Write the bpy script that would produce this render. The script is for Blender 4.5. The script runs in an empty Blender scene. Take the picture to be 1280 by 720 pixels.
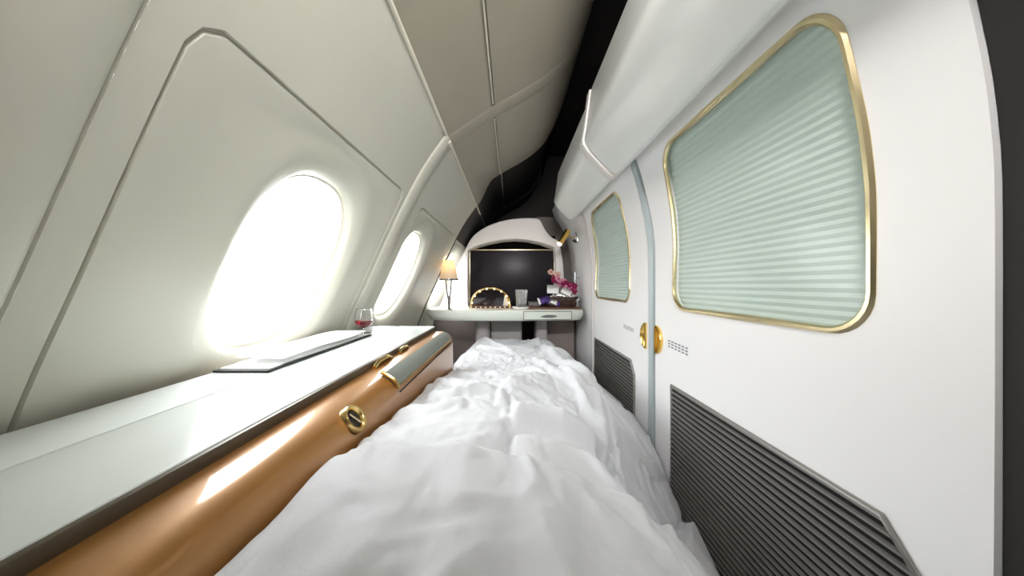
import bpy, bmesh, math, random
import numpy as np
from mathutils import Vector, Matrix, noise
random.seed(4)
PI = math.pi
C = bpy.context.scene.collection
SKY = 13.0; REAR = 10.0
E = 0.90            # eye height above the cabin floor; shapes below use heights measured from the eye

# ------------------------------------------------------------------ materials
def srgb(r, g, b):
    f = lambda c: (c/255/12.92) if c/255 <= .04045 else ((c/255+.055)/1.055)**2.4
    return (f(r), f(g), f(b), 1)

def mat(name, col, rough=.5, metal=0, bump=0, bscale=60, spec=.5, trans=0, emis=None, es=0, coat=0, var=0, sheen=0, ior=1.45, bdist=.002, subs=0):
    m = bpy.data.materials.new(name); m.use_nodes = True
    nt = m.node_tree; n = nt.nodes; l = nt.links
    p = n['Principled BSDF']
    p.inputs['Base Color'].default_value = col
    p.inputs['Roughness'].default_value = rough
    p.inputs['Metallic'].default_value = metal
    p.inputs['Specular IOR Level'].default_value = spec
    p.inputs['Transmission Weight'].default_value = trans
    p.inputs['IOR'].default_value = ior
    p.inputs['Coat Weight'].default_value = coat
    p.inputs['Sheen Weight'].default_value = sheen
    if subs:
        p.inputs['Subsurface Weight'].default_value = subs
        p.inputs['Subsurface Radius'].default_value = (.02, .012, .008)
    if emis:
        p.inputs['Emission Color'].default_value = emis; p.inputs['Emission Strength'].default_value = es
    tc = n.new('ShaderNodeTexCoord')
    if bump:
        t = n.new('ShaderNodeTexNoise'); t.inputs['Scale'].default_value = bscale; t.inputs['Detail'].default_value = 4
        b = n.new('ShaderNodeBump'); b.inputs['Strength'].default_value = bump; b.inputs['Distance'].default_value = bdist
        l.new(tc.outputs['Object'], t.inputs['Vector']); l.new(t.outputs['Fac'], b.inputs['Height']); l.new(b.outputs['Normal'], p.inputs['Normal'])
    if var:
        t = n.new('ShaderNodeTexNoise'); t.inputs['Scale'].default_value = 9; t.inputs['Detail'].default_value = 6
        r = n.new('ShaderNodeMix'); r.data_type = 'RGBA'
        d = tuple(c*(1-var) for c in col[:3])+(1,)
        r.inputs[6].default_value = d; r.inputs[7].default_value = col
        l.new(tc.outputs['Object'], t.inputs['Vector']); l.new(t.outputs['Fac'], r.inputs[0]); l.new(r.outputs[2], p.inputs['Base Color'])
    return m

def thin_glass(name, tint=(1, 1, 1, 1), refl=.12):
    m = bpy.data.materials.new(name); m.use_nodes = True
    nt = m.node_tree; n = nt.nodes; l = nt.links
    n.remove(n['Principled BSDF'])
    tr = n.new('ShaderNodeBsdfTransparent'); tr.inputs[0].default_value = tint
    g = n.new('ShaderNodeBsdfGlossy'); g.inputs['Roughness'].default_value = .02
    mx = n.new('ShaderNodeMixShader'); mx.inputs[0].default_value = refl; g.inputs['Roughness'].default_value = .2
    l.new(tr.outputs[0], mx.inputs[1]); l.new(g.outputs[0], mx.inputs[2])
    l.new(mx.outputs[0], n['Material Output'].inputs[0])
    return m

M = {}
M['side'] = mat('cabin_sidewall_plastic', srgb(189, 187, 175), .42, bump=.12, bscale=700, bdist=.0006, var=.03)
M['ceil'] = mat('cabin_ceiling_plastic', srgb(158, 151, 137), .45, bump=.12, bscale=700, bdist=.0006, var=.04)
M['unlit'] = mat('charcoal_unlit_shell', srgb(46, 43, 42), .6, bump=.1, bscale=500)  # charcoal colour stands in for deep shade beyond the lit cabin
M['ridge'] = mat('seam_strip_cream', srgb(214, 209, 196), .35)
M['gap'] = mat('dark_rubber_gap', srgb(34, 32, 30), .7)
M['greygap'] = mat('grey_rubber_seal', srgb(96, 98, 98), .6)
M['white'] = mat('white_suite_laminate', srgb(242, 241, 242), .38, bump=.05, bscale=400, bdist=.0005, var=.015)
M['beam'] = mat('white_beam_gloss', srgb(249, 250, 248), .22, var=.01)
M['house'] = mat('pale_grey_shell', srgb(228, 223, 220), .42, bump=.05, bscale=500)
M['footwell'] = mat('taupe_footwell_fabric', srgb(106, 96, 93), .8, bump=.3, bscale=900)
M['black'] = mat('black_recess', srgb(10, 10, 10), .9, spec=.1)
M['screen'] = mat('black_screen_glass', srgb(36, 32, 38), .3, spec=.18)
M['gold'] = mat('polished_gold', (.83, .60, .24, 1), .2, 1, bump=.04, bscale=30)
M['gold2'] = mat('bright_gold', (.93, .62, .16, 1), .16, 1, bump=.15, bscale=60)
M['palegold'] = mat('pale_gold_trim', (.80, .68, .42, 1), .25, 1)
M['chrome'] = mat('chrome', (.62, .63, .66, 1), .12, 1)
M['darkchrome'] = mat('smoked_chrome', (.22, .21, .21, 1), .22, 1)
M['bronze'] = mat('bronze_lacquer', srgb(168, 118, 62), .36, .3, bump=.06, bscale=120, coat=.6, var=.12)
M['lid'] = mat('pale_lid_laminate', srgb(226, 232, 230), .25, var=.02)
M['lidedge'] = mat('dark_olive_edge', srgb(84, 74, 60), .4, .3)
M['pad'] = mat('grey_green_leather', srgb(122, 128, 122), .42, bump=.4, bscale=500)
M['desk'] = mat('sage_white_laminate', srgb(205, 211, 203), .35, var=.02)
M['desktop'] = mat('cream_desk_top', srgb(225, 218, 204), .3, var=.03)
M['wood'] = mat('walnut_tray', srgb(98, 58, 38), .35, coat=.4, var=.4, bump=.1, bscale=80)
M['frost'] = mat('pleated_sage_blind', srgb(196, 208, 203), .6, bump=.1, bscale=300)
M['pane'] = thin_glass('clear_pane', (.97, .99, .98, 1), .035)
M['glass'] = mat('clear_glass', (1, 1, 1, 1), .0, trans=1, ior=1.45)
M['wine'] = mat('red_wine', (.36, .008, .018, 1), .0, trans=.85, ior=1.33)
M['grille'] = mat('dark_metal_grille', srgb(150, 147, 144), .4, .6)
M['grilleback'] = mat('grille_cavity', srgb(20, 19, 19), .8)
M['linen'] = mat('white_duvet_cotton', srgb(199, 201, 206), .85, bump=.35, bscale=420, bdist=.0008, sheen=.2)
M['mattress'] = mat('mattress_ticking', srgb(205, 203, 200), .9, bump=.3, bscale=600)
M['paper'] = mat('white_card', srgb(240, 240, 240), .6)
M['silver'] = mat('silver_foil', (.72, .75, .74, 1), .25, .9, bump=.8, bscale=70, bdist=.004)
M['purple'] = mat('purple_foil', srgb(72, 52, 120), .3, .4, bump=.7, bscale=70, bdist=.004)
M['wicker'] = mat('brown_wicker', srgb(74, 52, 42), .6, bump=.5, bscale=200)
M['magenta'] = mat('magenta_petal', srgb(150, 24, 84), .55, var=.35)
M['pink'] = mat('pink_petal', srgb(214, 140, 168), .55, var=.2)
M['peach'] = mat('peach_petal', srgb(214, 172, 158), .6, var=.2)
M['stem'] = mat('green_stem', srgb(70, 82, 48), .6)
M['carpet'] = mat('dark_taupe_carpet', srgb(70, 62, 58), .95, bump=.6, bscale=500, var=.2)
M['ink'] = mat('grey_etching', srgb(140, 143, 148), .4)
M['bulb'] = mat('warm_bulb', (1, .8, .5, 1), .4, emis=(1, .80, .52, 1), es=2.6)
M['lens'] = mat('reading_lens', (1, .95, .85, 1), .4, emis=(1, .93, .82, 1), es=.8)
M['shade'] = mat('cream_shade', srgb(245, 236, 218), .7, bump=.3, bscale=600)
# the shade lets the bulb's light through
_n = M['shade'].node_tree; _p = _n.nodes['Principled BSDF']
_t = _n.nodes.new('ShaderNodeBsdfTranslucent'); _t.inputs[0].default_value = srgb(248, 232, 205)
_m = _n.nodes.new('ShaderNodeMixShader'); _m.inputs[0].default_value = .45
_n.links.new(_p.outputs[0], _m.inputs[1]); _n.links.new(_t.outputs[0], _m.inputs[2]); _n.links.new(_m.outputs[0], _n.nodes['Material Output'].inputs[0])

# ------------------------------------------------------------------ building helpers
def empty(name, loc, label, cat, group=None):
    o = bpy.data.objects.new(name, None); C.objects.link(o)
    o.location = (loc[0], loc[1], loc[2]+E); o.empty_display_size = .02
    o['label'] = label; o['category'] = cat
    if group: o['group'] = group
    return o

def origin(parent):
    v = Vector((0, 0, 0))
    while parent is not None:
        v = v + parent.location; parent = parent.parent
    return v

def build(name, V, F, m, parent=None, smooth=40, loc=None):
    """V in eye-height coordinates (x right, y forward, z up from the eye)."""
    me = bpy.data.meshes.new(name)
    o = bpy.data.objects.new(name, me); C.objects.link(o)
    if parent is not None:
        base = origin(parent); o.parent = parent
        if loc is not None:
            o.location = Vector((loc[0], loc[1], loc[2]+E))-base; base = Vector((loc[0], loc[1], loc[2]+E))
    else:
        base = Vector((loc[0], loc[1], loc[2]+E)) if loc is not None else Vector((0, 0, 0))
        o.location = base
    me.from_pydata([(v[0]-base.x, v[1]-base.y, v[2]+E-base.z) for v in V], [], F)
    bm = bmesh.new(); bm.from_mesh(me)
    bmesh.ops.remove_doubles(bm, verts=bm.verts, dist=1e-6)
    bmesh.ops.recalc_face_normals(bm, faces=bm.faces)
    a = math.radians(smooth)
    for f in bm.faces: f.smooth = True
    for e in bm.edges:
        if len(e.link_faces) == 2 and e.calc_face_angle(0) > a: e.smooth = False
    bm.to_mesh(me); bm.free()
    me.materials.append(m)
    return o

class MB:
    def __init__(s): s.V = []; s.F = []
    def add(s, V, F):
        b = len(s.V); s.V += [tuple(v) for v in V]; s.F += [tuple(i+b for i in f) for f in F]; return s
    def box(s, x0, x1, y0, y1, z0, z1, r=0, seg=3):
        bm = bmesh.new(); bmesh.ops.create_cube(bm, size=1)
        for v in bm.verts: v.co = Vector(((x0+x1)/2+v.co.x*(x1-x0), (y0+y1)/2+v.co.y*(y1-y0), (z0+z1)/2+v.co.z*(z1-z0)))
        if r: bmesh.ops.bevel(bm, geom=bm.edges[:], offset=r, segments=seg, profile=.5, affect='EDGES')
        bm.verts.index_update(); s.add([v.co[:] for v in bm.verts], [[v.index for v in f.verts] for f in bm.faces]); bm.free(); return s
    def rot(s, ang, axis, piv):
        R = Matrix.Rotation(ang, 3, axis); piv = Vector(piv)
        s.V = [tuple(R @ (Vector(v)-piv)+piv) for v in s.V]; return s
    def lathe(s, prof, cx, cy, z0, n=40):
        """prof: (radius, height) pairs."""
        V = []; F = []
        for (r, z) in prof:
            for k in range(n):
                a = 2*PI*k/n; V.append((cx+r*math.cos(a), cy+r*math.sin(a), z0+z))
        for i in range(len(prof)-1):
            for k in range(n):
                F.append((i*n+k, i*n+(k+1) % n, (i+1)*n+(k+1) % n, (i+1)*n+k))
        if prof[0][0] > 1e-5: F.append(tuple(range(n)))
        if prof[-1][0] > 1e-5: F.append(tuple((len(prof)-1)*n+k for k in range(n)))
        s.add(V, F); return s
    def tube(s, pts, r, n=10, closed=False, rb=None):
        pts = [Vector(p) for p in pts]; N = len(pts); V = []; F = []
        up = Vector((0.13, .27, .95)).normalized(); prev = None
        for i, p in enumerate(pts):
            if closed: t = (pts[(i+1) % N]-pts[i-1])
            else: t = pts[min(i+1, N-1)]-pts[max(i-1, 0)]
            t.normalize()
            u = (prev-t*prev.dot(t)) if prev is not None else (up-t*up.dot(t))
            if u.length < 1e-4: u = Vector((1, 0, 0))
            u.normalize(); prev = u; w = t.cross(u)
            rr = r[i] if hasattr(r, '__len__') else r
            for k in range(n):
                a = 2*PI*k/n; V.append(tuple(p+u*rr*math.cos(a)+w*rr*math.sin(a)))
        M_ = N if closed else N-1
        for i in range(M_):
            j = (i+1) % N
            for k in range(n): F.append((i*n+k, i*n+(k+1) % n, j*n+(k+1) % n, j*n+k))
        if not closed: F.append(tuple(range(n))); F.append(tuple((N-1)*n+k for k in range(n)))
        s.add(V, F); return s
    def grid(s, fn, us, vs):
        V = [fn(u, v) for v in vs for u in us]; nu = len(us)
        F = [(j*nu+i, j*nu+i+1, (j+1)*nu+i+1, (j+1)*nu+i) for j in range(len(vs)-1) for i in range(nu-1)]
        s.add(V, F); return s
    def loops(s, L, cap0=False, cap1=False):
        n = len(L[0]); V = [p for lp in L for p in lp]; F = []
        for i in range(len(L)-1):
            for k in range(n): F.append((i*n+k, i*n+(k+1) % n, (i+1)*n+(k+1) % n, (i+1)*n+k))
        if cap0: F.append(tuple(range(n)))
        if cap1: F.append(tuple((len(L)-1)*n+k for k in range(n)))
        s.add(V, F); return s
    def build(s, name, m, parent=None, smooth=40, loc=None): return build(name, s.V, s.F, m, parent, smooth, loc)

def struct(o): o['kind'] = 'structure'; return o
def tag(o, label, cat, group=None):
    o['label'] = label; o['category'] = cat
    if group: o['group'] = group
    return o

def spline(pts, n=60):
    """monotone lookup value(x) through smooth points sorted by x."""
    xs = [p[0] for p in pts]; ys = [p[1] for p in pts]
    m = []
    for i in range(len(xs)):
        if i == 0: m.append((ys[1]-ys[0])/(xs[1]-xs[0]))
        elif i == len(xs)-1: m.append((ys[-1]-ys[-2])/(xs[-1]-xs[-2]))
        else:
            a = (ys[i]-ys[i-1])/(xs[i]-xs[i-1]); b = (ys[i+1]-ys[i])/(xs[i+1]-xs[i])
            m.append(0 if a*b <= 0 else 2*a*b/(a+b))
    def f(x):
        if x <= xs[0]: return ys[0]+m[0]*(x-xs[0])
        if x >= xs[-1]: return ys[-1]+m[-1]*(x-xs[-1])
        for i in range(len(xs)-1):
            if x <= xs[i+1]:
                h = xs[i+1]-xs[i]; t = (x-xs[i])/h
                return ((1+2*t)*(1-t)**2*ys[i]+t*(1-t)**2*h*m[i]+t*t*(3-2*t)*ys[i+1]+t*t*(t-1)*h*m[i+1])
    return f

def lin(a, b, n): return [a+(b-a)*i/(n-1) for i in range(n)]
def sstep(a, b, x):
    t = min(1, max(0, (x-a)/(b-a))); return t*t*(3-2*t)

# ------------------------------------------------------------------ the left cabin sidewall
XL = spline([(-.90, -.62), (-.5, -.60), (-.25, -.553), (-.116, -.503), (0, -.45), (.258, -.331), (.37, -.27), (.471, -.199)])
def sideP(y, z, d=0):
    """point of the sidewall; d pushes it outwards through the skin."""
    h = .002; dx = XL(z+h)-XL(z-h); L = math.hypot(dx, 2*h)
    return (XL(z)-d*2*h/L, y, z+d*dx/L)

def angles(cy, cz, rect, n=120):
    A = [2*PI*k/n for k in range(n)]
    for (y, z) in ((rect[0], rect[2]), (rect[0], rect[3]), (rect[1], rect[2]), (rect[1], rect[3])):
        a = math.atan2(z-cz, y-cy) % (2*PI)
        j = min(range(len(A)), key=lambda i: abs(A[i]-a)); A[j] = a
    return A
def ray_rect(a, cy, cz, rect):
    c, s = math.cos(a), math.sin(a); t = 1e9
    if c > 1e-9: t = min(t, (rect[1]-cy)/c)
    if c < -1e-9: t = min(t, (rect[0]-cy)/c)
    if s > 1e-9: t = min(t, (rect[3]-cz)/s)
    if s < -1e-9: t = min(t, (rect[2]-cz)/s)
    return (cy+t*c, cz+t*s)
def ray_rrect(a, cy, cz, rect, r):
    """rounded rectangle by ray marching"""
    c, s = math.cos(a), math.sin(a)
    y0, y1, z0, z1 = rect; hy = (y1-y0)/2; hz = (z1-z0)/2; my = (y0+y1)/2; mz = (z0+z1)/2
    lo, hi = 0, 5
    for _ in range(40):
        t = (lo+hi)/2; qy = abs(cy+t*c-my)-hy+r; qz = abs(cz+t*s-mz)-hz+r
        d = math.hypot(max(qy, 0), max(qz, 0))+min(max(qy, qz), 0)-r
        if d < 0: lo = t
        else: hi = t
    return (cy+lo*c, cz+lo*s)
def ray_super(a, cy, cz, hy, hz, e=2.5):
    c, s = math.cos(a), math.sin(a)
    t = (abs(c/hy)**e+abs(s/hz)**e)**(-1/e)
    return (cy+t*c, cz+t*s)
def mixl(P, Q, t): return [(p[0]*(1-t)+q[0]*t, p[1]*(1-t)+q[1]*t) for p, q in zip(P, Q)]

PANELS = [  # panel y0,y1, pocket y0,y1, window centre, top height
    (-1.03, -.43, -1.00, -.36-.11, -.68, .471),
    (-.365, .215, -.33, .195-.02, -.02, .471),
    (.285, .965, .32, .945, .655, .471),
    (1.055, 1.843, 1.11, 1.825, 1.30, .471),
    (1.860, 2.60, 1.88, 2.40, 2.085, .275)]
ZC = .035
side = MB()
win_no = 0
panes = []
for (y0, y1, p0, p1, yc, zt) in PANELS:
    rect = (y0, y1, -.90, zt); A = angles(yc, ZC, rect)
    pock = (p0, p1, -.30, min(.285, zt-.02))
    R0 = [ray_rect(a, yc, ZC, rect) for a in A]
    P0 = [ray_rrect(a, yc, ZC, pock, .035) for a in A]
    P1 = [ray_rrect(a, yc, ZC, (pock[0]+.006, pock[1]-.006, pock[2]+.006, pock[3]-.006), .032) for a in A]
    S0 = [ray_super(a, yc, ZC, .182, .226, 2.7) for a in A]
    S1 = [ray_super(a, yc, ZC, .168, .200, 2.6) for a in A]
    O0 = [ray_super(a, yc, ZC, .152, .178, 2.5) for a in A]
    O1 = [ray_super(a, yc, ZC, .146, .170, 2.5) for a in A]
    L = []
    for t in lin(0, 1, 14): L.append([sideP(y, z, 0) for (y, z) in mixl(R0, P0, t)])
    L.append([sideP(y, z, .006) for (y, z) in mixl(P0, P1, .35)])
    L.append([sideP(y, z, .006) for (y, z) in mixl(P0, P1, .65)])
    L.append([sideP(y, z, .001) for (y, z) in P1])
    for t in lin(.1, 1, 8): L.append([sideP(y, z, .001+.006*sstep(0, .6, t)) for (y, z) in mixl(P1, S0, t)])
    L.append([sideP(y, z, .009) for (y, z) in mixl(S0, S1, .5)])
    L.append([sideP(y, z, .013) for (y, z) in S1])
    L.append([sideP(y, z, .018) for (y, z) in mixl(S1, O0, .6)])
    L.append([sideP(y, z, .025) for (y, z) in O0])
    L.append([sideP(y, z, .045) for (y, z) in O1])
    side.loops(L)
    win_no += 1
    w = MB().loops([[sideP(y, z, .036) for (y, z) in mixl(O1, O1, 0)], [sideP(y, z, .038) for (y, z) in mixl(O1, [(yc, ZC)]*len(A), .03)],
                    [sideP(y, z, .050) for (y, z) in mixl(O1, [(yc, ZC)]*len(A), .03)]]).build('window_%d' % win_no, M['ridge'])
    struct(w)
    MB().loops([[sideP(y, z, .045) for (y, z) in mixl(O1, [(yc, ZC)]*len(A), .02)], [sideP(y, z, .045) for (y, z) in mixl(O1, [(yc, ZC)]*len(A), .6)],
                [sideP(y, z, .045) for (y, z) in mixl(O1, [(yc, ZC)]*len(A), .99)]], cap1=True).build('window_pane', M['pane'], w)
    if yc < .3:      # unseen blockers added on two windows behind the seat, dimming the near bed
        MB().loops([[sideP(y, z, .040) for (y, z) in mixl(O1, [(yc, ZC)]*len(A), -.01)], [sideP(y, z, .040) for (y, z) in mixl(O1, [(yc, ZC)]*len(A), .99)],
                    [sideP(y, z, .043) for (y, z) in mixl(O1, [(yc, ZC)]*len(A), .99)], [sideP(y, z, .043) for (y, z) in mixl(O1, [(yc, ZC)]*len(A), -.01)]]).build('window_shade', M['side'], w)
    else: panes.append((yc,))
# ribs between the panels: a shallow raised band with a fine line each side
def rib(y0, y1, mb):
    ys = [y0, y0+.003, y0+.004, y0+.010, (y0+y1)/2, y1-.010, y1-.004, y1-.003, y1]
    ds = [0, .004, -.001, -.005, -.006, -.005, -.001, .004, 0]
    mb.grid(lambda i, z: sideP(ys[i], z, ds[i]), list(range(len(ys))), lin(-.90, .471, 60))
for (a, b) in ((-.43, -.365), (.215, .285), (.965, 1.055)): rib(a, b, side)
side.grid(lambda y, z: sideP(y, z, .0), [-1.05, -1.03], lin(-.9, .471, 40))
wall_left = struct(side.build('wall_left', M['side'], smooth=50))
g = MB()
g.grid(lambda i, z: sideP([1.842, 1.843, 1.860, 1.861][i], z, [-.001, .014, .014, -.001][i]), [0, 1, 2, 3], lin(-.9, .28, 40))
g.build('panel_gap', M['gap'], wall_left)
# above the last window charcoal colour stands in for the unlit shell
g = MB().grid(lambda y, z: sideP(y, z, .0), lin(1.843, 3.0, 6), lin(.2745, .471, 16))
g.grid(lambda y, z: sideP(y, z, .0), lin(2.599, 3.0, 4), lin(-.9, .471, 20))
g.build('upper_shadow_panel', M['unlit'], wall_left)

# ------------------------------------------------------------------ ceiling
ZCL = spline([(-.199, .471), (-.054, .568), (.06, .632), (.13, .680), (.18, .728), (.22, .79), (.26, .89), (.29, 1.02), (.30, 1.08)])  # right end steepened so it turns away from the window light
def ceilP(x, y, d=0):      # lift past the last cabin window, shaped to darken the shell
    q = min(1, max(0, (y-1.38)/.5))
    return (x, y, ZCL(x)+d+.11*q*q*sstep(-.205, -.10, x))
cl = MB()
cl.grid(lambda x, y: ceilP(x, y), lin(-.199, -.060, 10), [-1.05, .2, .965, 1.055]+lin(1.38, 1.86, 14))
cl.grid(lambda x, y: ceilP(x, y), lin(-.049, .30, 40), [-1.05, .2, .965, 1.055]+lin(1.38, 1.86, 14))
for xa, xb in ((-.060, -.049),):
    cl.grid(lambda i, y: ceilP([xa, xa+.002, xb-.002, xb][i], y, [0, .006, .006, 0][i]), [0, 1, 2, 3], [-1.05]+lin(1.38, 1.86, 14))
ceiling = struct(cl.build('ceiling', M['ceil'], smooth=50))
r = MB()
r.grid(lambda x, i: ceilP(x, [.985, .990, 1.0, 1.02, 1.04, 1.05, 1.055][i], [0, -.001, -.002, -.0022, -.002, -.001, 0][i]), lin(-.199, .29, 50), list(range(7)))
r.build('cross_rib', M['ceil'], ceiling)
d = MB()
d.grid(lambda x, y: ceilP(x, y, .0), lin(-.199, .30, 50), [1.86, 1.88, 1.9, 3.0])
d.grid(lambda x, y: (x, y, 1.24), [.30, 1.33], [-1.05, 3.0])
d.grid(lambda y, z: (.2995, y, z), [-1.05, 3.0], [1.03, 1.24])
d.build('ceiling_shadow_panel', M['unlit'], ceiling)  # charcoal put in for the ceiling's fade into shade
t = MB().tube([ceilP(-.054, y, -.002) for y in lin(-1.05, .97, 12)], .0022, 8); t.tube([ceilP(-.054, y, -.002) for y in lin(1.06, 2.72, 30)], .0022, 8)
struct(t.build('trim_1', M['ridge']))
t = MB().tube([(-.1985, y, .469) for y in lin(-1.05, 2.05, 16)], .0045, 8)
t.tube([(-.199, y, .4655) for y in (1.005, 1.02, 1.035)], .007, 10)
struct(t.build('trim_2', M['ridge']))
t = MB().tube([ceilP(x, 2.72, -.004) for x in lin(-.10, .28, 24)], .003, 8)
struct(t.build('trim_3', M['footwell']))

# ------------------------------------------------------------------ hull closing the space (floor, far and rear bulkheads, aisle side)
struct(MB().box(-.75, 1.35, -1.10, 3.05, -.94, -.90).build('floor', M['carpet']))
struct(MB().box(-.75, 1.35, 3.0, 3.05, -.90, 1.28).build('wall_far', M['unlit']))
struct(MB().box(-.75, 1.35, -1.10, -1.05, -.90, 1.28).build('wall_rear', M['house']))
struct(MB().box(1.28, 1.33, -1.05, 3.0, -.90, 1.28).build('wall_aisle', M['unlit']))

# ------------------------------------------------------------------ right suite wall
XR = spline([(-.90, .45), (.03, .452), (.10, .4515), (.176, .445), (.268, .427), (.373, .399), (.42, .380), (.48, .345)])
def rightP(y, z, d=0):
    h = .002; dx = XR(z+h)-XR(z-h); L = math.hypot(dx, 2*h)
    return (XR(z)+d*2*h/L, y, z-d*dx/L)     # d > 0 goes into the wall
WT = .44
def strip(mb, y0, y1, d, z0=-.90, z1=WT, n=44):
    mb.grid(lambda i, z: rightP([y0, y0, y1, y1][i], z, [.02, d, d, .02][i]), [0, 1, 2, 3], lin(z0, z1, n))

def door(no, y0, y1, wy0, wy1, handle_y, hsign, sign_y, label_sign):
    """sliding door leaf: y0 nearest edge, y1 farthest."""
    wr = (wy0, wy1, -.063, .362); cy, cz = (wy0+wy1)/2, .15
    rect = (y0, y1, -.90, WT); A = angles(cy, cz, rect, 160)
    R0 = [ray_rect(a, cy, cz, rect) for a in A]
    def tap(P):     # the opening leans in a little at its far upper side
        out = []
        for (y, z) in P:
            k = max(0, (z+.06)/.42)
            out.append((y-(y-wy0)/(wy1-wy0)*(.085 if no == 1 else .03)*k**1.6, z))
        return out
    W0 = tap([ray_rrect(a, cy, cz, wr, .055) for a in A])
    W0 = [(y, z if z > 0 else z) for y, z in W0]
    mb = MB()
    L = [[rightP(y, z, .012) for (y, z) in R0]]
    for t in lin(0.01, 1, 14): L.append([rightP(y, z, 0) for (y, z) in mixl(R0, W0, t)])
    L.append([rightP(y, z, .022) for (y, z) in W0])
    o = struct(mb.loops(L).build('door_%d' % no, M['white'], smooth=35))
    # gold trim round the glass
    tr = MB()
    prof = [(-.001, .006), (-.0045, .002), (-.0045, -.003), (-.001, -.007), (.004, -.007), (.004, .006)]
    LL = []
    for (dd, off) in prof:
        ring = []
        for (y, z) in W0:
            vy, vz = y-cy, z-cz; q = math.hypot(vy, vz); ring.append(rightP(y+vy/q*off, z+vz/q*off, dd))
        LL.append(ring)
    LL.append(LL[0]); tr.loops(LL).build('window_trim', M['palegold'], o)
    # pleated blind behind the pane
    zs = []; ds = []
    z = -.075; k = 0
    while z < .375: zs.append(z); ds.append(.012 if k % 2 else .0142); z += .0065; k += 1
    bl = MB().grid(lambda y, i: rightP(y, zs[i], ds[i]), lin(wy0-.01, wy1+.01, 3), list(range(len(zs))))
    bl.build('pleated_blind', M['frost'], o, smooth=10)
    MB().loops([[rightP(y, z, .006) for (y, z) in W0], [rightP(y, z, .006) for (y, z) in mixl(W0, [(cy, cz)]*len(A), .98)]], cap1=True).build('glass_pane', M['pane'], o)
    # ventilation grille with chamfered corner
    gy0, gy1, gz1, gz0 = wy0-.048, wy1+.005, -.278, -.62
    out = [(gy1, gz0), (gy1, gz1), (gy0+.035, gz1), (gy0, gz1-.045), (gy0, gz0)]
    gr = MB().loops([[rightP(y, z, -.001) for (y, z) in out], [rightP(y, z, -.0012) for (y, z) in mixl(out, [((gy0+gy1)/2, (gz0+gz1)/2)]*5, .5)]], cap1=True)
    gob = gr.build('vent_grille', M['grilleback'], o)
    f = MB().tube([rightP(y, z, -.003) for (y, z) in out], .004, 8, closed=True); f.build('grille_frame', M['grille'], gob)
    sl = MB(); z = gz0+.012
    while z < gz1-.006:
        ya = gy0 if z < gz1-.045 else gy0+.035*(z-(gz1-.045))/.045
        P = [rightP(y, zz, dd) for y in (ya, gy1) for (zz, dd) in ((z, -.0015), (z+.0012, -.0065), (z+.0045, -.0065), (z+.006, -.0015))]
        sl.add(P, [(0, 1, 5, 4), (1, 2, 6, 5), (2, 3, 7, 6)]); z += .0135
    sl.build('slat', M['grille'], gob)
    # half-moon recessed pull
    hz = -.166; n = 28; H = MB(); LL = []
    for (k, dd) in ((1.0, 0), (1.0, -.006), (.93, -.008), (.86, -.006), (.6, -.0022), (.25, -.001)):
        ring = []
        for i in range(n+1):
            a = -PI/2+PI*i/n
            ring.append(rightP(handle_y+hsign*(.003+.039*math.cos(a)*k+.004*(1-k)), hz+.0430*math.sin(a)*k, dd))
        LL.append(ring)
    H.loops(LL, cap1=True).build('gold_pull', M['gold2'], o)
    # small etched notice
    s = MB(); ya, yb = sign_y, sign_y-.105
    for r_ in range(3):
        for c_ in range(6):
            if (r_*7+c_*5+no) % 5 == 0: continue
            yy = ya-.105*c_/6; zz = -.155-.008*r_-.004*c_/6
            P = [rightP(y, z, -.0006) for (y, z) in ((yy, zz), (yy-.012, zz), (yy-.012, zz-.0042), (yy, zz-.0042))]
            s.add(P, [(0, 1, 2, 3)])
    s.build('etched_notice', M['ink'], o)
    return o
door(1, 1.020, 1.690, 1.178, 1.652, 1.030, 1, 1.243, '')
door(2, .290, .974, .390, .864, .966, -1, .893, '')
door(3, -.47, .262, -.30, .17, -.45, 1, .2, '')
# jamb between the two leaves: seal, pale strip, seal
j = MB(); strip(j, .974, .980, .004); strip(j, 1.014, 1.020, .004); jam = struct(j.build('trim_4', M['greygap']))
j = MB(); j.grid(lambda i, z: rightP([.980, .983, .990, .997, 1.004, 1.011, 1.014][i], z, [.01, -.004, -.006, -.001, -.006, -.004, .01][i]), list(range(7)), lin(-.9, WT, 44))
j.build('centre_strip', mat('blue_grey_strip', srgb(176, 187, 190), .35, .2), jam)
j = MB(); strip(j, 1.690, 1.699, .006); strip(j, .262, .29, .006); jam = struct(j.build('trim_5', M['gap']))
j = MB(); j.grid(lambda i, z: rightP([1.699, 1.701, 1.725, 1.728][i], z, [.01, -.006, -.006, .01][i]), [0, 1, 2, 3], lin(-.9, WT, 44)); j.build('jamb_strip', M['house'], jam)
# fixed wall ahead of the doors, curling over the desk corner
XR2 = spline([(-.90, .45), (.03, .452), (.176, .445), (.268, .430), (.373, .402), (.44, .366), (.50, .328), (.56, .310)])
w = MB().grid(lambda y, z: (XR2(z), y, z), lin(1.728, 2.32, 8), lin(-.9, .56, 60))
w.grid(lambda y, z: rightP(y, z, 0), [-1.05, -.47], lin(-.9, .5, 30))
w.grid(lambda i, z: (XR2(z)+[0, .10][i], 1.728, z), [0, 1], lin(-.9, .56, 60))
wall_right = struct(w.build('wall_right', M['white'], smooth=50))
# outer skin of the suite wall so that it has thickness
w = MB().box(.50, .52, -1.05, 2.32, -.9, .56); w.build('outer_skin', M['house'], wall_right)

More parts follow.
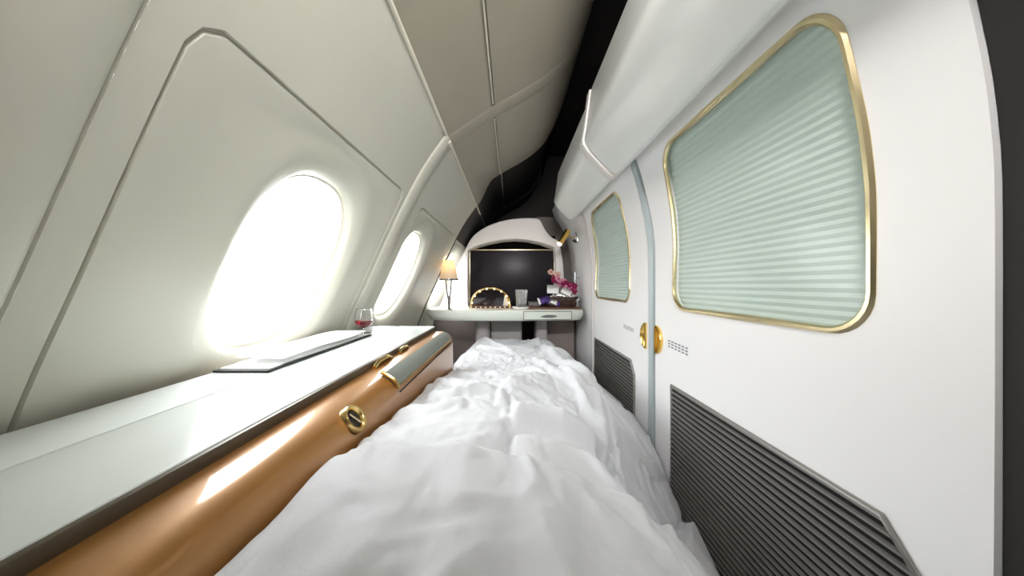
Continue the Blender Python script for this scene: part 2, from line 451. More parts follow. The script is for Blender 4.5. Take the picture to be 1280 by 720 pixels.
# ------------------------------------------------------------------ overhead beam, two lengths
def beam_sec(g):
    """cross section (x,z); g swells it"""
    B = [(.262, .62), (.246, .50), (.240, .468), (.243, .455), (.256, .436), (.292, .396), (.318, .370), (.332, .361), (.347, .363), (.366, .378), (.392, .405), (.46, .44), (.46, .62)]
    cx, cz = .36, .50
    return [(cx+(x-cx)*(1+g), cz+(z-cz)*(1+g)) for x, z in B]
def beam(name, ys, gs, m, label):
    o = MB().loops([[(x, y, z) for (x, z) in beam_sec(g)] for y, g in zip(ys, gs)], cap0=True, cap1=True).build(name, m, smooth=28)
    o.modifiers.new('b', 'BEVEL').width = .004; o.modifiers['b'].segments = 3; o.modifiers['b'].limit_method = 'ANGLE'
    return tag(o, label, 'overhead beam', 'overhead beams along the suite doors')
beam('overhead_beam', [1.046, 1.05, 1.07, 1.71, 1.735, 1.745], [-.02, 0, .0, 0, -.02, -.07], M['beam'], 'far white overhead beam ending beside the gold reading light')
beam('overhead_beam', [-1.04, .982, .996], [.055, .055, .03], M['beam'], 'near thicker white overhead beam at the top right, above the second door')
c = MB().loops([[(x, y, z) for (x, z) in beam_sec(g)] for y, g in ((.998, .03), (1.000, .075), (1.006, .085), (1.034, .085), (1.042, .07), (1.046, .0))], cap0=True, cap1=True).build('beam_collar', M['house'], smooth=28)
tag(c, 'rounded white collar joining the two overhead beams', 'beam collar')

# ------------------------------------------------------------------ front bulkhead shell round the screen
S = 2.12/390
outer = [(-60, -33), (-61.5, -10), (-62, 10), (-61, 27), (-57, 46), (-50, 60), (-40, 69), (-26, 77), (-10, 82), (8, 85), (24, 85.6), (37, 85), (41, 76), (46, 67), (53, 60), (61, 57), (64, 45), (67, 25), (68, 0), (68, -33)]
inner = [(-53, -33), (-53.5, 0), (-53, 45), (-42, 50), (-28, 54), (-10, 57.5), (6, 58.6), (22, 57.4), (40, 53.5), (56, 47.5), (57, 30), (57, -33)]
def ray_poly(a, cx, cz, P):
    c, s = math.cos(a), math.sin(a); best = 1e9
    for i in range(len(P)):
        (x1, z1), (x2, z2) = P[i], P[(i+1) % len(P)]
        x1 -= cx; x2 -= cx; z1 -= cz; z2 -= cz
        dx, dz = x2-x1, z2-z1; den = c*dz-s*dx
        if abs(den) < 1e-9: continue
        t = (x1*dz-z1*dx)/den; u = (x1*s-z1*c)/den
        if t > 0 and -1e-6 <= u <= 1+1e-6: best = min(best, t)
    return (cx+c*best, cz+s*best)
def chaikin(P, n=2, keep=()):
    for _ in range(n):
        Q = [P[0]]
        for a, b in zip(P, P[1:]): Q += [(a[0]*.75+b[0]*.25, a[1]*.75+b[1]*.25), (a[0]*.25+b[0]*.75, a[1]*.25+b[1]*.75)]
        P = Q+[P[-1]]
    return P
outer_s = chaikin(outer, 2); 
A = [2*PI*k/260 for k in range(260)]
for P in (outer, inner):
    for q in (P[0], P[-1]):
        a = math.atan2(q[1]-5, q[0]-2) % (2*PI); jx = min(range(len(A)), key=lambda i: abs(A[i]-a)); A[jx] = a
RO = [ray_poly(a, 2, 5, outer_s) for a in A]; RI = [ray_poly(a, 2, 5, inner) for a in A]
def ring(P, y, k=1.0): return [(x*S, y, z*S) for (x, z) in [(2+(x-2)*k, 5+(z-5)*k) for x, z in P]]
sh = MB().loops([ring(RI, 2.262), ring(RI, 2.128), ring(RI, 2.122, 1.008), ring(mixl(RI, RO, .5), 2.12), ring(RO, 2.124, .985), ring(RO, 2.136, .997), ring(RO, 2.15), ring(RO, 2.30)])
front = struct(sh.build('wall_front', M['house'], smooth=45))
MB().box(-.30, .325, 2.262, 2.275, -.18, .36).build('black_recess', M['black'], front)
# lower bulkhead behind the foot space, upper closing piece between shell and right wall
fw = MB().box(-.60, .452, 2.28, 2.31, -.9, -.19); fw.build('footwell_back', M['footwell'], front)
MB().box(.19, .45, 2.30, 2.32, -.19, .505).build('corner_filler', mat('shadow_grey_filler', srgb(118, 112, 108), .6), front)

MB().box(-.62, -.325, 2.285, 2.30, -.19, .285).build('side_closure', M['white'], front)
# television
tv = empty('television', (.01, 2.235, -.14), 'large black television screen with thin gold frame above the desk', 'television')
x0, x1, z0, z1 = -.286, .309, -.139, .250
MB().box(x0, x1, 2.222, 2.255, z0, z1, .003).build('screen', M['screen'], tv)
f = MB()
f.box(x0-.004, x1+.004, 2.212, 2.258, z1-.001, z1+.007, .0015); f.box(x0-.006, x0+.001, 2.212, 2.258, z0, z1+.007, .0015)
f.box(x1-.001, x1+.005, 2.212, 2.258, z0, z1+.007, .0015)
f.build('gold_frame', M['palegold'], tv)

# ------------------------------------------------------------------ desk
ZD = -.14
desk = empty('desk', (-.03, 1.95, -.90), 'pale curved desk with a small drawer below the television', 'desk')
front_edge = [(-.500, 1.875), (-.485, 1.835), (-.44, 1.80), (-.37, 1.775), (-.26, 1.765), (-.10, 1.762), (.10, 1.765), (.28, 1.775), (.37, 1.785), (.405, 1.80), (.428, 1.83), (.436, 1.88)]
plan = chaikin(front_edge, 2)+[(.440, 2.118), (-.47, 2.118), (-.50, 2.0)]
def outline(k, z, inset=0):
    out = []
    for (x, y) in plan:
        out.append((x*(1-inset*1.2) , y+inset*.5 if y < 1.9 else y, z))
    return out
dk = MB().loops([outline(1, ZD-.062, .085), outline(1, ZD-.063, .05), outline(1, ZD-.060, .028), outline(1, ZD-.046, .008), outline(1, ZD-.030, .001), outline(1, ZD-.010, 0), outline(1, ZD-.003, .003), outline(1, ZD-.001, .008)], cap0=True, cap1=True)
dk.build('worktop', M['desk'], desk, smooth=30)
tp = MB().loops([outline(1, ZD-.002, .012), outline(1, ZD, .013)], cap1=True, cap0=True); tp.build('top_inlay', M['desktop'], desk, smooth=30)
# drawer on the front edge
def fy(x):
    P = chaikin(front_edge, 2)
    for a, b in zip(P, P[1:]):
        if a[0] <= x <= b[0]: return a[1]+(b[1]-a[1])*(x-a[0])/(b[0]-a[0]+1e-9)
    return P[-1][1]
dr = MB().grid(lambda x, i: (x, fy(x)+[.01, -.004, -.004, .01][i], ZD-[.008, .0095, .051, .053][i]), lin(.078, .345, 20), [0, 1, 2, 3])
dro = dr.build('drawer', M['desk'], desk, smooth=30)
ol = MB()
ol.tube([(x, fy(x)-.0035, ZD-.007) for x in lin(.074, .349, 14)], .0016, 6); ol.tube([(x, fy(x)-.0005, ZD-.0535) for x in lin(.074, .349, 14)], .0016, 6)
for x in (.074, .349): ol.tube([(x, fy(x)-.0035, ZD-.007), (x, fy(x)-.004, ZD-.03), (x, fy(x)-.001, ZD-.0535)], .0016, 6)
ol.build('shadow_gap', M['greygap'], dro)
h = MB(); n = 16
h.grid(lambda i, j: (.215+.052*math.cos(PI*i/n)*[1, .8, .4][j], fy(.215)-.0045-[0, .003, .001][j], ZD-.034+[.0085, .004, .0][j]*math.sin(PI*i/n)-.004*j), list(range(n+1)), [0, 1, 2])
h.build('finger_pull', M['greygap'], dro)
# supports under the desk
grey_support = mat('grey_support_panel', srgb(168, 163, 163), .55)
s_ = MB().box(-.222, -.130, 1.96, 2.20, -.90, -.203, .03, 5); s_.build('support_column', grey_support, desk)
s_ = MB().box(-.125, .075, 2.02, 2.24, -.90, -.203, .008); s_.build('support_panel', grey_support, desk)
s_ = MB().box(.165, .235, 1.98, 2.20, -.90, -.203, .012); s_.build('support_column', grey_support, desk)
s_ = MB().box(.235, .43, 2.10, 2.22, -.90, -.203, .006); s_.build('side_panel', mat('rosy_taupe_panel', srgb(148, 136, 132), .6), desk)

# ------------------------------------------------------------------ left console
ZT = -.150
con = empty('side_console', (-.35, .33, -.90), 'long bronze side console under the cabin windows', 'console')
secp = [(-.505, -.160), (-.29, -.160), (-.262, -.1600), (-.243, -.1605), (-.226, -.1635), (-.213, -.171), (-.205, -.183), (-.201, -.198), (-.200, -.22), (-.200, -.5), (-.200, -.88), (-.21, -.90), (-.505, -.90)]
secp = [secp[0]]+chaikin(secp[1:-1], 1)+[secp[-1]]
def csec(y, t):   # t shrinks the section towards the window at the far end
    return [(x-(t if x > -.45 else 0)*min(1, (x+.5)/.3), y, z-(t*.55 if z > -.3 else 0)) for (x, z) in secp]
yy = lin(-.6, 1.08, 40)+[1.095, 1.110, 1.122, 1.132, 1.139, 1.142]; tt = [0]*40+[.0015, .004, .009, .016, .026, .04]
MB().loops([csec(y, t) for y, t in zip(yy, tt)], cap0=True, cap1=True).build('body', M['bronze'], con, smooth=40)
l1 = MB().box(-.402, -.273, -.6, 1.125, -.1615, ZT+.004, .002); l1.build('lid', M['lid'], con)
MB().box(-.2745, -.268, -.6, 1.118, -.1615, ZT+.0025, .001).build('lid_edge', M['lidedge'], con)
MB().box(-.5, -.4055, -.6, 1.125, -.1615, ZT+.004, .002).build('rear_lid', M['lid'], con)
MB().box(-.406, -.401, -.6, 1.124, -.1615, ZT+.001).build('lid_gap', M['gap'], con)
# padded armrest flap on the shoulder
def pad_pt(u, y, off):
    P = [(-.232, -.1600), (-.223, -.1635), (-.2145, -.1690), (-.2085, -.1755), (-.205, -.183)]
    i = min(int(u*4), 3); t = u*4-i
    x = P[i][0]*(1-t)+P[i+1][0]*t; z = P[i][1]*(1-t)+P[i+1][1]*t
    a = .25+u*1.15
    return (x+math.sin(a)*off, y, z+math.cos(a)*off)
us = lin(0, 1, 9); ys = [.560, .5605, .566]+lin(.58, 1.04, 12)+[1.052, 1.058, 1.0585]
offs = {0: -.006, 1: .004, 2: .007, len(ys)-1: -.006, len(ys)-2: .004, len(ys)-3: .007}
pd = MB().grid(lambda u, k: pad_pt(u, ys[k], offs.get(k, .008) if 0 < u < 1 else -.004), us, list(range(len(ys))))
pd.build('armrest_pad', M['pad'], con, smooth=50)
e_ = MB().tube([pad_pt(u, .556, .006) for u in lin(-.0, 1, 12)], .0035, 8)
e_.tube([pad_pt(1, y, .001) for y in lin(.556, 1.055, 10)], .0016, 6)
e_.build('gold_end_trim', M['gold'], con)
MB().tube([(-.2015, y, -.194) for y in lin(.57, 1.06, 8)], .0014, 6).build('flap_seam', M['gap'], con)
# gold latches beside the pad
lt = MB().tube([(-.262, .60, -.158), (-.262, .62, -.151), (-.262, .665, -.151), (-.262, .685, -.158)], .0042, 8)
lt.build('latch', M['gold'], con)
lt = MB().tube([(-.262, .735, -.158), (-.262, .75, -.152), (-.262, .785, -.152), (-.262, .80, -.158)], .0036, 8)
lt.build('latch', M['gold'], con)
# round control on the near shoulder
def disc(cen, nrm, rads, offs_, n=40):
    nrm = Vector(nrm).normalized(); u = nrm.cross(Vector((0, 1, 0))).normalized(); w_ = nrm.cross(u); cen = Vector(cen)
    return [[tuple(cen+nrm*o+u*r_*math.cos(2*PI*k/n)+w_*r_*math.sin(2*PI*k/n)) for k in range(n)] for r_, o in zip(rads, offs_)]
cc = (-.2085, .413, -.1775); nn = (.80, 0, .60)
kn = MB().loops(disc(cc, nn, [.0190, .0190, .0175, .0145, .0125, .0120], [-.006, .0045, .0065, .0060, .0035, .0005])).build('control_ring', M['gold'], con)
MB().loops(disc(cc, nn, [.0124, .0100, .001], [.0008, .0014, .0016]), cap1=True).build('dial', M['gap'], kn)
MB().box(-.0012, .0012, -.009, .009, 0, .0022, .0005)
b_ = MB().tube([Vector(cc)+Vector(nn)*.0035+Vector((-.0055, -.004, .007)), Vector(cc)+Vector(nn)*.0035+Vector((.0055, .004, -.007))], .0016, 6); b_.build('pointer', M['palegold'], kn)

# ------------------------------------------------------------------ things on the console
tr = empty('serving_tray', (-.452, .74, ZT+.004), 'dark edged flat tray by the cabin window, beside the wine glass', 'tray')
MB().box(-.498, -.404, .52, .915, ZT+.0045, ZT+.0085, .0018).build('base', M['gap'], tr)
MB().box(-.494, -.409, .53, .905, ZT+.0085, ZT+.0098, .0005).build('liner', M['lid'], tr)
npk = MB()
npk.grid(lambda u, v: (-.494+.086*u, .56+.325*v, ZT+.0105+.016*(.60+.65*math.sin(PI*min(1, max(0, u)))**.4*math.sin(PI*v)**.3)+.0012*math.sin(9*v+5*u)), lin(0, 1, 16), lin(0, 1, 30))
npk.grid(lambda u, v: (-.494+.086*u, .56+.325*v, ZT+.0105), [0, 1], [0, 1])
tag(npk.build('napkin', M['paper'], loc=(-.452, .72, ZT+.0105)), 'folded white napkin lying on the tray beside the wine glass', 'napkin')

wg = empty('wine_glass', (-.448, .955, ZT+.004), 'stemmed glass of red wine on the console by the window', 'wine glass')
bowl = [(.0215, .074), (.0255, .060), (.0282, .044), (.0270, .034), (.020, .0235), (.010, .0175), (.0035, .0155), (.0030, .0150)]
gl = [(.0002, .0005), (.022, .0006), (.0215, .0018), (.012, .0028), (.004, .0050), (.0026, .009), (.0032, .0145)]+[(r_, z) for r_, z in bowl[::-1][1:]]
inn = [(r_-.0011, z+.0006) for r_, z in bowl[:-2]]+[(.0002, .0178)]
MB().lathe(gl+inn, wg.location.x, wg.location.y, ZT+.0045, 48).build('bowl', M['glass'], wg)
wl = [(.0002, .0182)]+[(max(.0002, r_-.0013), z+.0009) for r_, z in bowl[::-1][2:5]]+[(.0268, .0395), (.0002, .0397)]
MB().lathe(wl, wg.location.x, wg.location.y, ZT+.0045, 48).build('wine', M['wine'], wg)

# ------------------------------------------------------------------ things on the desk
lx, ly = -.357, 1.806
lamp = empty('table_lamp', (lx, ly, ZD), 'small lamp with cream tapered shade at the left end of the desk', 'lamp')
shp = [(.0535, .175), (.0545, .174), (.029, .286), (.028, .287), (.0275, .286), (.0525, .176)]
def lathe_ring(prof, cx, cy, z0, n=48):
    return [[(cx+r_*math.cos(2*PI*k/n), cy+r_*math.sin(2*PI*k/n), z0+z) for k in range(n)] for r_, z in prof]
MB().loops(lathe_ring(shp, lx, ly, ZD)+[lathe_ring(shp[:1], lx, ly, ZD)[0]]).build('lamp_shade', M['shade'], lamp)
MB().loops(lathe_ring([(.0555, .171), (.0562, .175), (.0552, .179), (.0535, .175), (.0555, .171)], lx, ly, ZD)).build('shade_band', M['darkchrome'], lamp)
st = MB().tube([(lx+.003, ly, ZD+.045), (lx-.010, ly, ZD+.10), (lx-.019, ly, ZD+.185)], [.006, .0045, .0035], 10)
st.tube([(lx+.003, ly, ZD+.045), (lx+.010, ly, ZD+.10), (lx+.017, ly, ZD+.185)], [.006, .0045, .0035], 10)
st.tube([(lx-.019, ly, ZD+.185), (lx+.017, ly, ZD+.185)], .003, 8)
st.lathe([(.0075, .004), (.0065, .03), (.008, .05), (.003, .056)], lx+.002, ly, ZD, 24)
st.build('stem', M['darkchrome'], lamp)
MB().lathe([(.020, .0005), (.0205, .003), (.014, .0065), (.004, .008)], lx+.003, ly, ZD, 32).build('foot', M['darkchrome'], lamp)
MB().lathe([(.001, .195), (.008, .20), (.013, .215), (.012, .23), (.006, .24), (.0005, .242)], lx, ly, ZD, 20).build('bulb', mat('lamp_bulb', (1, .85, .65, 1), .4, emis=(1, .78, .52, 1), es=3), lamp)

# half-moon vanity mirror with bulbs
vx, vy = -.124, 1.965
van = empty('vanity_mirror', (vx, vy, ZD), 'half-moon gold vanity mirror ringed with lit bulbs on the desk', 'mirror')
a_, b_ = .128, .120
def arc(k, y, n=48, z0=ZD+.012): return [(vx-a_*k*math.cos(PI*i/n), y, z0+b_*k*math.sin(PI*i/n)**.85) for i in range(n+1)]
LL = [arc(.86, vy-.006), arc(.90, vy-.014), arc(.97, vy-.016), arc(1.0, vy-.008), arc(1.0, vy+.012), arc(.86, vy+.012)]
MB().grid(lambda i, j: LL[j][i], list(range(49)), list(range(6))).build('gold_rim', M['gold'], van)
mm = arc(.88, vy-.004); MB().add(mm+[(x, y+.004, z) for x, y, z in mm], [tuple(range(49)), tuple(range(97, 48, -1))]).build('mirror_face', mat('dark_mirror', (.10, .09, .10, 1), .06, .9), van)
bs = MB().box(vx-.132, vx+.135, vy-.030, vy+.016, ZD+.0005, ZD+.013, .004); bso = bs.build('base_bar', M['wood'], van)
for k in range(8):
    a = PI*(k+.35)/7.7
    p = (vx-a_*.905*math.cos(a), vy-.018, ZD+.012+b_*.905*math.sin(a)**.85)
    bb = bmesh.new(); bmesh.ops.create_icosphere(bb, subdivisions=2, radius=.0054)
    MB().add([tuple(v.co+Vector(p)) for v in bb.verts], [[v.index for v in f_.verts] for f_ in bb.faces]).build('bulb', M['bulb'], van); bb.free()
for k in range(9):  # glowing beads standing in for the bulbs' reflection in the desk
    p = (vx-.120+.240*k/8, vy-.031, ZD+.006)
    bb = bmesh.new(); bmesh.ops.create_icosphere(bb, subdivisions=1, radius=.0026)
    MB().add([tuple(v.co+Vector(p)) for v in bb.verts], [[v.index for v in f_.verts] for f_ in bb.faces]).build('reflection_bead', M['bulb'], bso); bb.free()
# pale wedge standing in for a reflection, right inside of the mirror arch
MB().add([(vx+.078, vy-.008, ZD+.014), (vx+.112, vy-.008, ZD+.014), (vx+.106, vy-.008, ZD+.05), (vx+.088, vy-.008, ZD+.082), (vx+.083, vy-.008, ZD+.05),
          (vx+.078, vy-.004, ZD+.014), (vx+.112, vy-.004, ZD+.014), (vx+.106, vy-.004, ZD+.05), (vx+.088, vy-.004, ZD+.082), (vx+.083, vy-.004, ZD+.05)],
         [(0, 1, 2, 3, 4), (9, 8, 7, 6, 5)]+[(i, (i+1) % 5, (i+1) % 5+5, i+5) for i in range(5)]).build('reflection_wedge', M['desktop'], van)

# coaster and tumbler
cx_, cy_ = .068, 1.925
tag(MB().lathe([(.040, 0.0003), (.050, .001), (.052, .008), (.050, .010), (.001, .0095)], cx_-.002, cy_, ZD, 40).build('coaster', M['paper'], loc=(cx_, cy_, ZD)), 'round white coaster under the empty tumbler', 'coaster')
tg = [(.0005, .0), (.031, .0), (.0325, .002), (.039, .103), (.0375, .104), (.0318, .017), (.0005, .0155)]
t_ = MB()
n = 64
V = [];
for (r_, z) in tg:
    for k in range(n):
        a = 2*PI*k/n; fl = 1+(.018*math.cos(a*16) if .0 < z < .09 and r_ > .0321 else 0)
        V.append((cx_+r_*fl*math.cos(a), cy_+r_*fl*math.sin(a), ZD+.0105+z))
F = [(i*n+k, i*n+(k+1) % n, (i+1)*n+(k+1) % n, (i+1)*n+k) for i in range(len(tg)-1) for k in range(n)]
tag(t_.add(V, F).build('tumbler', mat('cut_crystal', (1, 1, 1, 1), .0, trans=.88, ior=1.5), loc=(cx_, cy_, ZD+.0105)), 'clear empty glass tumbler on the white coaster', 'glass')

# walnut mat with low box
tag(MB().box(.110, .420, 1.86, 2.09, ZD+.0006, ZD+.009, .002).build('wooden_mat', M['wood'], loc=(.265, 1.97, ZD)), 'long brown wooden mat on the desk under the snack basket', 'mat')
bx = empty('small_box', (.150, 2.0, ZD+.0095), 'low grey box lying between the tumbler and the snack basket', 'box')
MB().box(.118, .190, 1.95, 2.06, ZD+.0098, ZD+.032, .003).build('body', mat('mauve_grey_box', srgb(120, 106, 106), .4), bx)
MB().box(.116, .192, 1.948, 2.062, ZD+.032, ZD+.037, .002).build('lid', M['greygap'], bx)

# woven basket holding the snacks
bk = empty('snack_basket', (.322, 1.965, ZD+.0095), 'dark woven basket of wrapped snacks at the right end of the desk', 'basket')
def bpt(a, z, k=0):
    rx, ry = .083+.30*z+k, .062+.22*z+k; return (.322+rx*math.cos(a), 1.965+ry*math.sin(a), ZD+.0105+z)
wv = MB()
for r_ in range(7):
    z = .003+.0075*r_
    wv.tube([bpt(2*PI*k/96, z+.0012*math.cos(16*2*PI*k/96+PI*r_), .002*math.cos(16*2*PI*k/96+PI*r_)) for k in range(96)], .0032, 6, closed=True)
wv.build('woven_wall', M['wicker'], bk)
MB().loops([[bpt(2*PI*k/48, .0005) for k in range(48)], [bpt(2*PI*k/48, .003, -.004) for k in range(48)]], cap0=True, cap1=True).build('base', M['wicker'], bk)
MB().tube([bpt(2*PI*k/96, .056+.002*math.sin(24*2*PI*k/96)) for k in range(96)], .0045, 8, closed=True).build('rim', M['wicker'], bk)
def packet(name, c, w_, h_, th, rot, m, m2, label, cat, seed):
    """a wrapped sweet: plump crumpled pillow with two crimped ends"""
    rnd = random.Random(seed); mb = MB()
    def p(u, v, s):
        ux, vz = (u-.5)*w_, (v-.5)*h_
        pl = (max(0, 1-abs(2*u-1)**2.2)*max(0, 1-abs(2*v-1)**2.6))**.6
        return (ux, s*th*pl+.0015*math.sin(30*u+seed)*math.cos(21*v), vz+.002*math.sin(17*u+seed))
    mb.grid(lambda u, v: p(u, v, 1), lin(0, 1, 18), lin(0, 1, 14)); mb.grid(lambda u, v: p(u, v, -1), lin(0, 1, 18), lin(0, 1, 14))
    R = Matrix.Rotation(rot[2], 3, 'Z') @ Matrix.Rotation(rot[0], 3, 'X') @ Matrix.Rotation(rot[1], 3, 'Y')
    mb.V = [tuple(R @ Vector(v)+Vector(c)) for v in mb.V]
    root = empty(name, c, label, cat)
    mb.build('wrapper', m, root)
    for sx in (-1, 1):
        cr = MB().grid(lambda u, v: (sx*(w_*.5+u*.014), .0035*math.sin(v*26)*u, (v-.5)*h_*(.75+.45*u)), lin(0, 1, 4), lin(0, 1, 22))
        cr.V = [tuple(R @ Vector(v)+Vector(c)) for v in cr.V]
        cr.build('crimped_end', m2, root)
packet('wrapped_snack', (.215, 1.915, ZD+.050), .070, .046, .018, (-.5, -.15, .25), M['purple'], M['paper'], 'purple snack packet with white crimped ends, left of the basket', 'snack', 1)
packet('wrapped_snack', (.262, 1.900, ZD+.038), .050, .036, .015, (-.4, .3, -.2), M['silver'], M['purple'], 'small silver packet between the purple packet and the basket', 'snack', 2)
packet('wrapped_snack', (.318, 1.945, ZD+.080), .078, .050, .020, (-.7, .35, .1), M['silver'], M['silver'], 'crumpled silver foil packet lying on top of the basket', 'snack', 3)
packet('wrapped_snack', (.300, 1.985, ZD+.040), .080, .050, .020, (-.9, -.2, .1), M['silver'], M['silver'], 'silver foil packet lying deep inside the basket', 'snack', 4)
packet('wrapped_snack', (.388, 1.950, ZD+.068), .050, .044, .014, (-.5, .9, -.1), M['silver'], M['paper'], 'foil packet with white ends at the right rim of the basket', 'snack', 6)
# cards
def card(c, w_, h_, roll, yaw, lean, label):
    R = Matrix.Rotation(yaw, 3, 'Z') @ Matrix.Rotation(lean, 3, 'X') @ Matrix.Rotation(roll, 3, 'Y')
    root = empty('gift_card', c, label, 'card')
    mb = MB().box(-w_/2, w_/2, -.0008, .0008, -h_/2, h_/2); mb.box(-w_/2, w_/2, .004, .0052, -h_/2, h_/2); mb.box(-w_/2, w_/2, -.0008, .0052, h_/2-.001, h_/2)
    mb.V = [tuple(R @ Vector(v)+Vector(c)) for v in mb.V]; mb.build('folded_card', M['paper'], root)
    mk = MB()
    for k, (a, b) in enumerate(((-.25, .02), (-.12, .10), (-.02, .05))):
        mk.box(w_*a, w_*a+.007, -.0014, -.0009, h_*.05+.0035*(k-1), h_*.05+.0035*(k-1)+.0022)
    mk.V = [tuple(R @ Vector(v)+Vector(c)) for v in mk.V]; mk.build('printed_mark', M['ink'], root)
card((.262, 1.925, ZD+.118), .070, .052, .03, .05, -.1, 'upright white card with a small grey mark, left of the orchids')
card((.345, 1.915, ZD+.103), .062, .036, .50, -.1, -.15, 'tilted white card leaning under the magenta orchids')

# orchids
orc = empty('orchid_spray', (.345, 2.03, ZD+.009), 'spray of magenta and pink orchids behind the white cards', 'flowers')
pot = MB().lathe([(.001, .0008), (.022, .001), (.026, .05), (.024, .056), (.0215, .055), (.020, .045), (.001, .044)], .345, 2.052, ZD+.0095, 28); pot.build('small_vase', M['darkchrome'], orc)
blooms = [((.283, 1.985, .125+.053), 'magenta', .030), ((.303, 1.975, .150+.03), 'pink', .024), ((.318, 1.985, .135+.02), 'pink', .030), ((.352, 1.965, .142), 'magenta', .036), ((.384, 1.975, .128), 'magenta', .034),
          ((.372, 1.965, .108), 'magenta', .030), ((.402, 1.985, .105), 'magenta', .026), ((.300, 1.99, .220-.012), 'peach', .022), ((.258, 1.99, .225), 'peach', .022), ((.338, 1.98, .165), 'pink', .022), ((.352, 1.96, .118), 'pink', .022), ((.405, 1.975, .138), 'magenta', .022)]
stm = MB()
for i, (p, mk, sz) in enumerate(blooms):
    q = Vector((p[0], p[1], ZD+p[2]))
    stm.tube([(.345+.01*math.cos(i), 2.052+.01*math.sin(i), ZD+.05), (.345+(q.x-.345)*.4, 2.05, ZD+.05+(q.z-ZD-.05)*.6), tuple(q+Vector((0, .006, 0)))], .0013, 6)
    rnd = random.Random(i*7+1); mb = MB()
    tilt = Matrix.Rotation(rnd.uniform(-.6, .6), 3, 'X') @ Matrix.Rotation(rnd.uniform(-.6, .6), 3, 'Z') @ Matrix.Rotation(rnd.uniform(0, 1.2), 3, 'Y')
    for k in range(5):
        a0 = 2*PI*k/5+.3; w_ = .62 if k % 2 else .48
        def pp(u, v):
            r_ = sz*(.08+.92*u); ww = w_*sz*math.sin(PI*min(.96, u*.86+.08))**.8
            x = r_; y = -.25*sz*u*u+.18*sz*(2*v-1)**2; z = ww*(2*v-1)
            return (x*math.cos(a0)-z*math.sin(a0), y, x*math.sin(a0)+z*math.cos(a0))
        mb.grid(pp, lin(0, 1, 7), lin(0, 1, 6))
    mb.V = [tuple(tilt @ Vector(v)+q) for v in mb.V]
    fl = mb.build('bloom', M[mk], orc)
    lp = MB()
    lp.grid(lambda u, v: (.22*sz*math.sin(PI*v)*math.cos(2*PI*u), -.12*sz-.25*sz*v, .22*sz*math.sin(PI*v)*math.sin(2*PI*u)), lin(0, 1, 9), lin(0.02, .98, 6))
    lp.V = [tuple(tilt @ Vector(v)+q) for v in lp.V]; lp.build('lip', M['pink'] if mk == 'magenta' else M['magenta'], fl)
stm.build('stems', M['stem'], orc)
# chrome bud vase clipped to the wall
bv = empty('wall_bud_vase', (.428, 2.04, .0), 'slim chrome bud vase fixed to the wall beside the orchids', 'vase')
MB().lathe([(.001, -.03), (.006, -.028), (.0075, -.01), (.0065, .03), (.0085, .052), (.0075, .052), (.0055, .03), (.001, .0)], .425, 2.04, .035, 24).build('tube', M['chrome'], bv)
MB().tube([(.430, 2.04, .05), (.452, 2.04, .05)], .004, 10).build('wall_clip', M['chrome'], bv)

# ------------------------------------------------------------------ reading light
rl = empty('reading_light', (.405, 1.99, .31), 'gold reading spotlight on a chrome wall base above the orchids', 'reading light')
bx_, by_, bz_ = XR2(.308), 1.99, .308
nn = Vector((-.86, -.48, -.2)).normalized()
MB().loops(disc((bx_, by_, bz_), nn, [.036, .037, .033, .026, .022, .014, .012, .001], [-.004, .006, .012, .013, .009, .010, .018, .019])).build('wall_base', M['chrome'], rl)
arm0 = Vector((bx_, by_, bz_))+nn*.018
hd0 = Vector((.352, 1.90, .335)); hd1 = Vector((.285, 1.86, .238))
mid = (hd0*.62+hd1*.38)
MB().tube([arm0, (arm0+mid)/2+Vector((0, 0, .006)), mid], .005, 10).build('arm', M['gold'], rl)
ax = (hd1-hd0).normalized()
hd = MB().loops(disc(hd0, ax, [.001, .013, .0165, .0175, .0175, .0165, .0155, .015], [-.003, -.002, .002, .01, .105, .108, .108, .10]))
hdo = hd.build('spot_head', M['gold2'], rl)
MB().loops(disc(hd0, ax, [.0150, .0165, .016, .013, .001], [.104, .107, .113, .117, .118])).build('lens', M['lens'], hdo)

# ------------------------------------------------------------------ bed
bed = empty('bed', (.10, .8, -.90), 'low bed platform with mattress under the white duvet', 'bed')
mt = MB().box(-.17, .19, -.6, 1.55, -.62, -.40, .03, 4); mt.box(-.14, .19, 1.5, 1.85, -.62, -.40, .03, 4); mt.build('mattress', M['mattress'], bed)
MB().box(-.17, .34, -.6, 1.50, -.90, -.622, .01).box(-.14, .19, 1.48, 1.84, -.90, -.622, .01).build('platform', M['footwell'], bed)

H = spline([(-.6, -.188), (.0, -.188), (.25, -.190), (.42, -.198), (.60, -.219), (.85, -.247), (1.1, -.282), (1.4, -.303), (1.7, -.312), (1.90, -.314)])
eL = spline([(-.6, -.182), (1.0, -.182), (1.15, -.184), (1.35, -.190), (1.6, -.180), (1.9, -.160)])
eR = spline([(-.6, .13), (.6, .14), (.85, .17), (1.1, .205), (1.4, .225), (1.6, .215), (1.9, .205)])
aR = spline([(-.6, .86), (.6, .86), (.85, .82), (1.1, .72), (1.4, .80), (1.6, 1.40), (1.9, 1.50)])
rR = spline([(-.6, .06), (1.4, .06), (1.6, .05), (1.9, .06)])
def nz(x, y, s=1, k=0): return noise.noise(Vector((x*s, y*s, k)))
def ridged(x, y, k, warp=.5, oc=3):
    wx = x+warp*nz(x, y, 1.3, k+5); wy = y+warp*nz(x, y, 1.3, k+9); v = 0; a = 1; s = 1
    for _ in range(oc):
        v += a*(1-abs(nz(wx, wy, s, k))*2.4); a *= .5; s *= 2.1
    return v/1.75
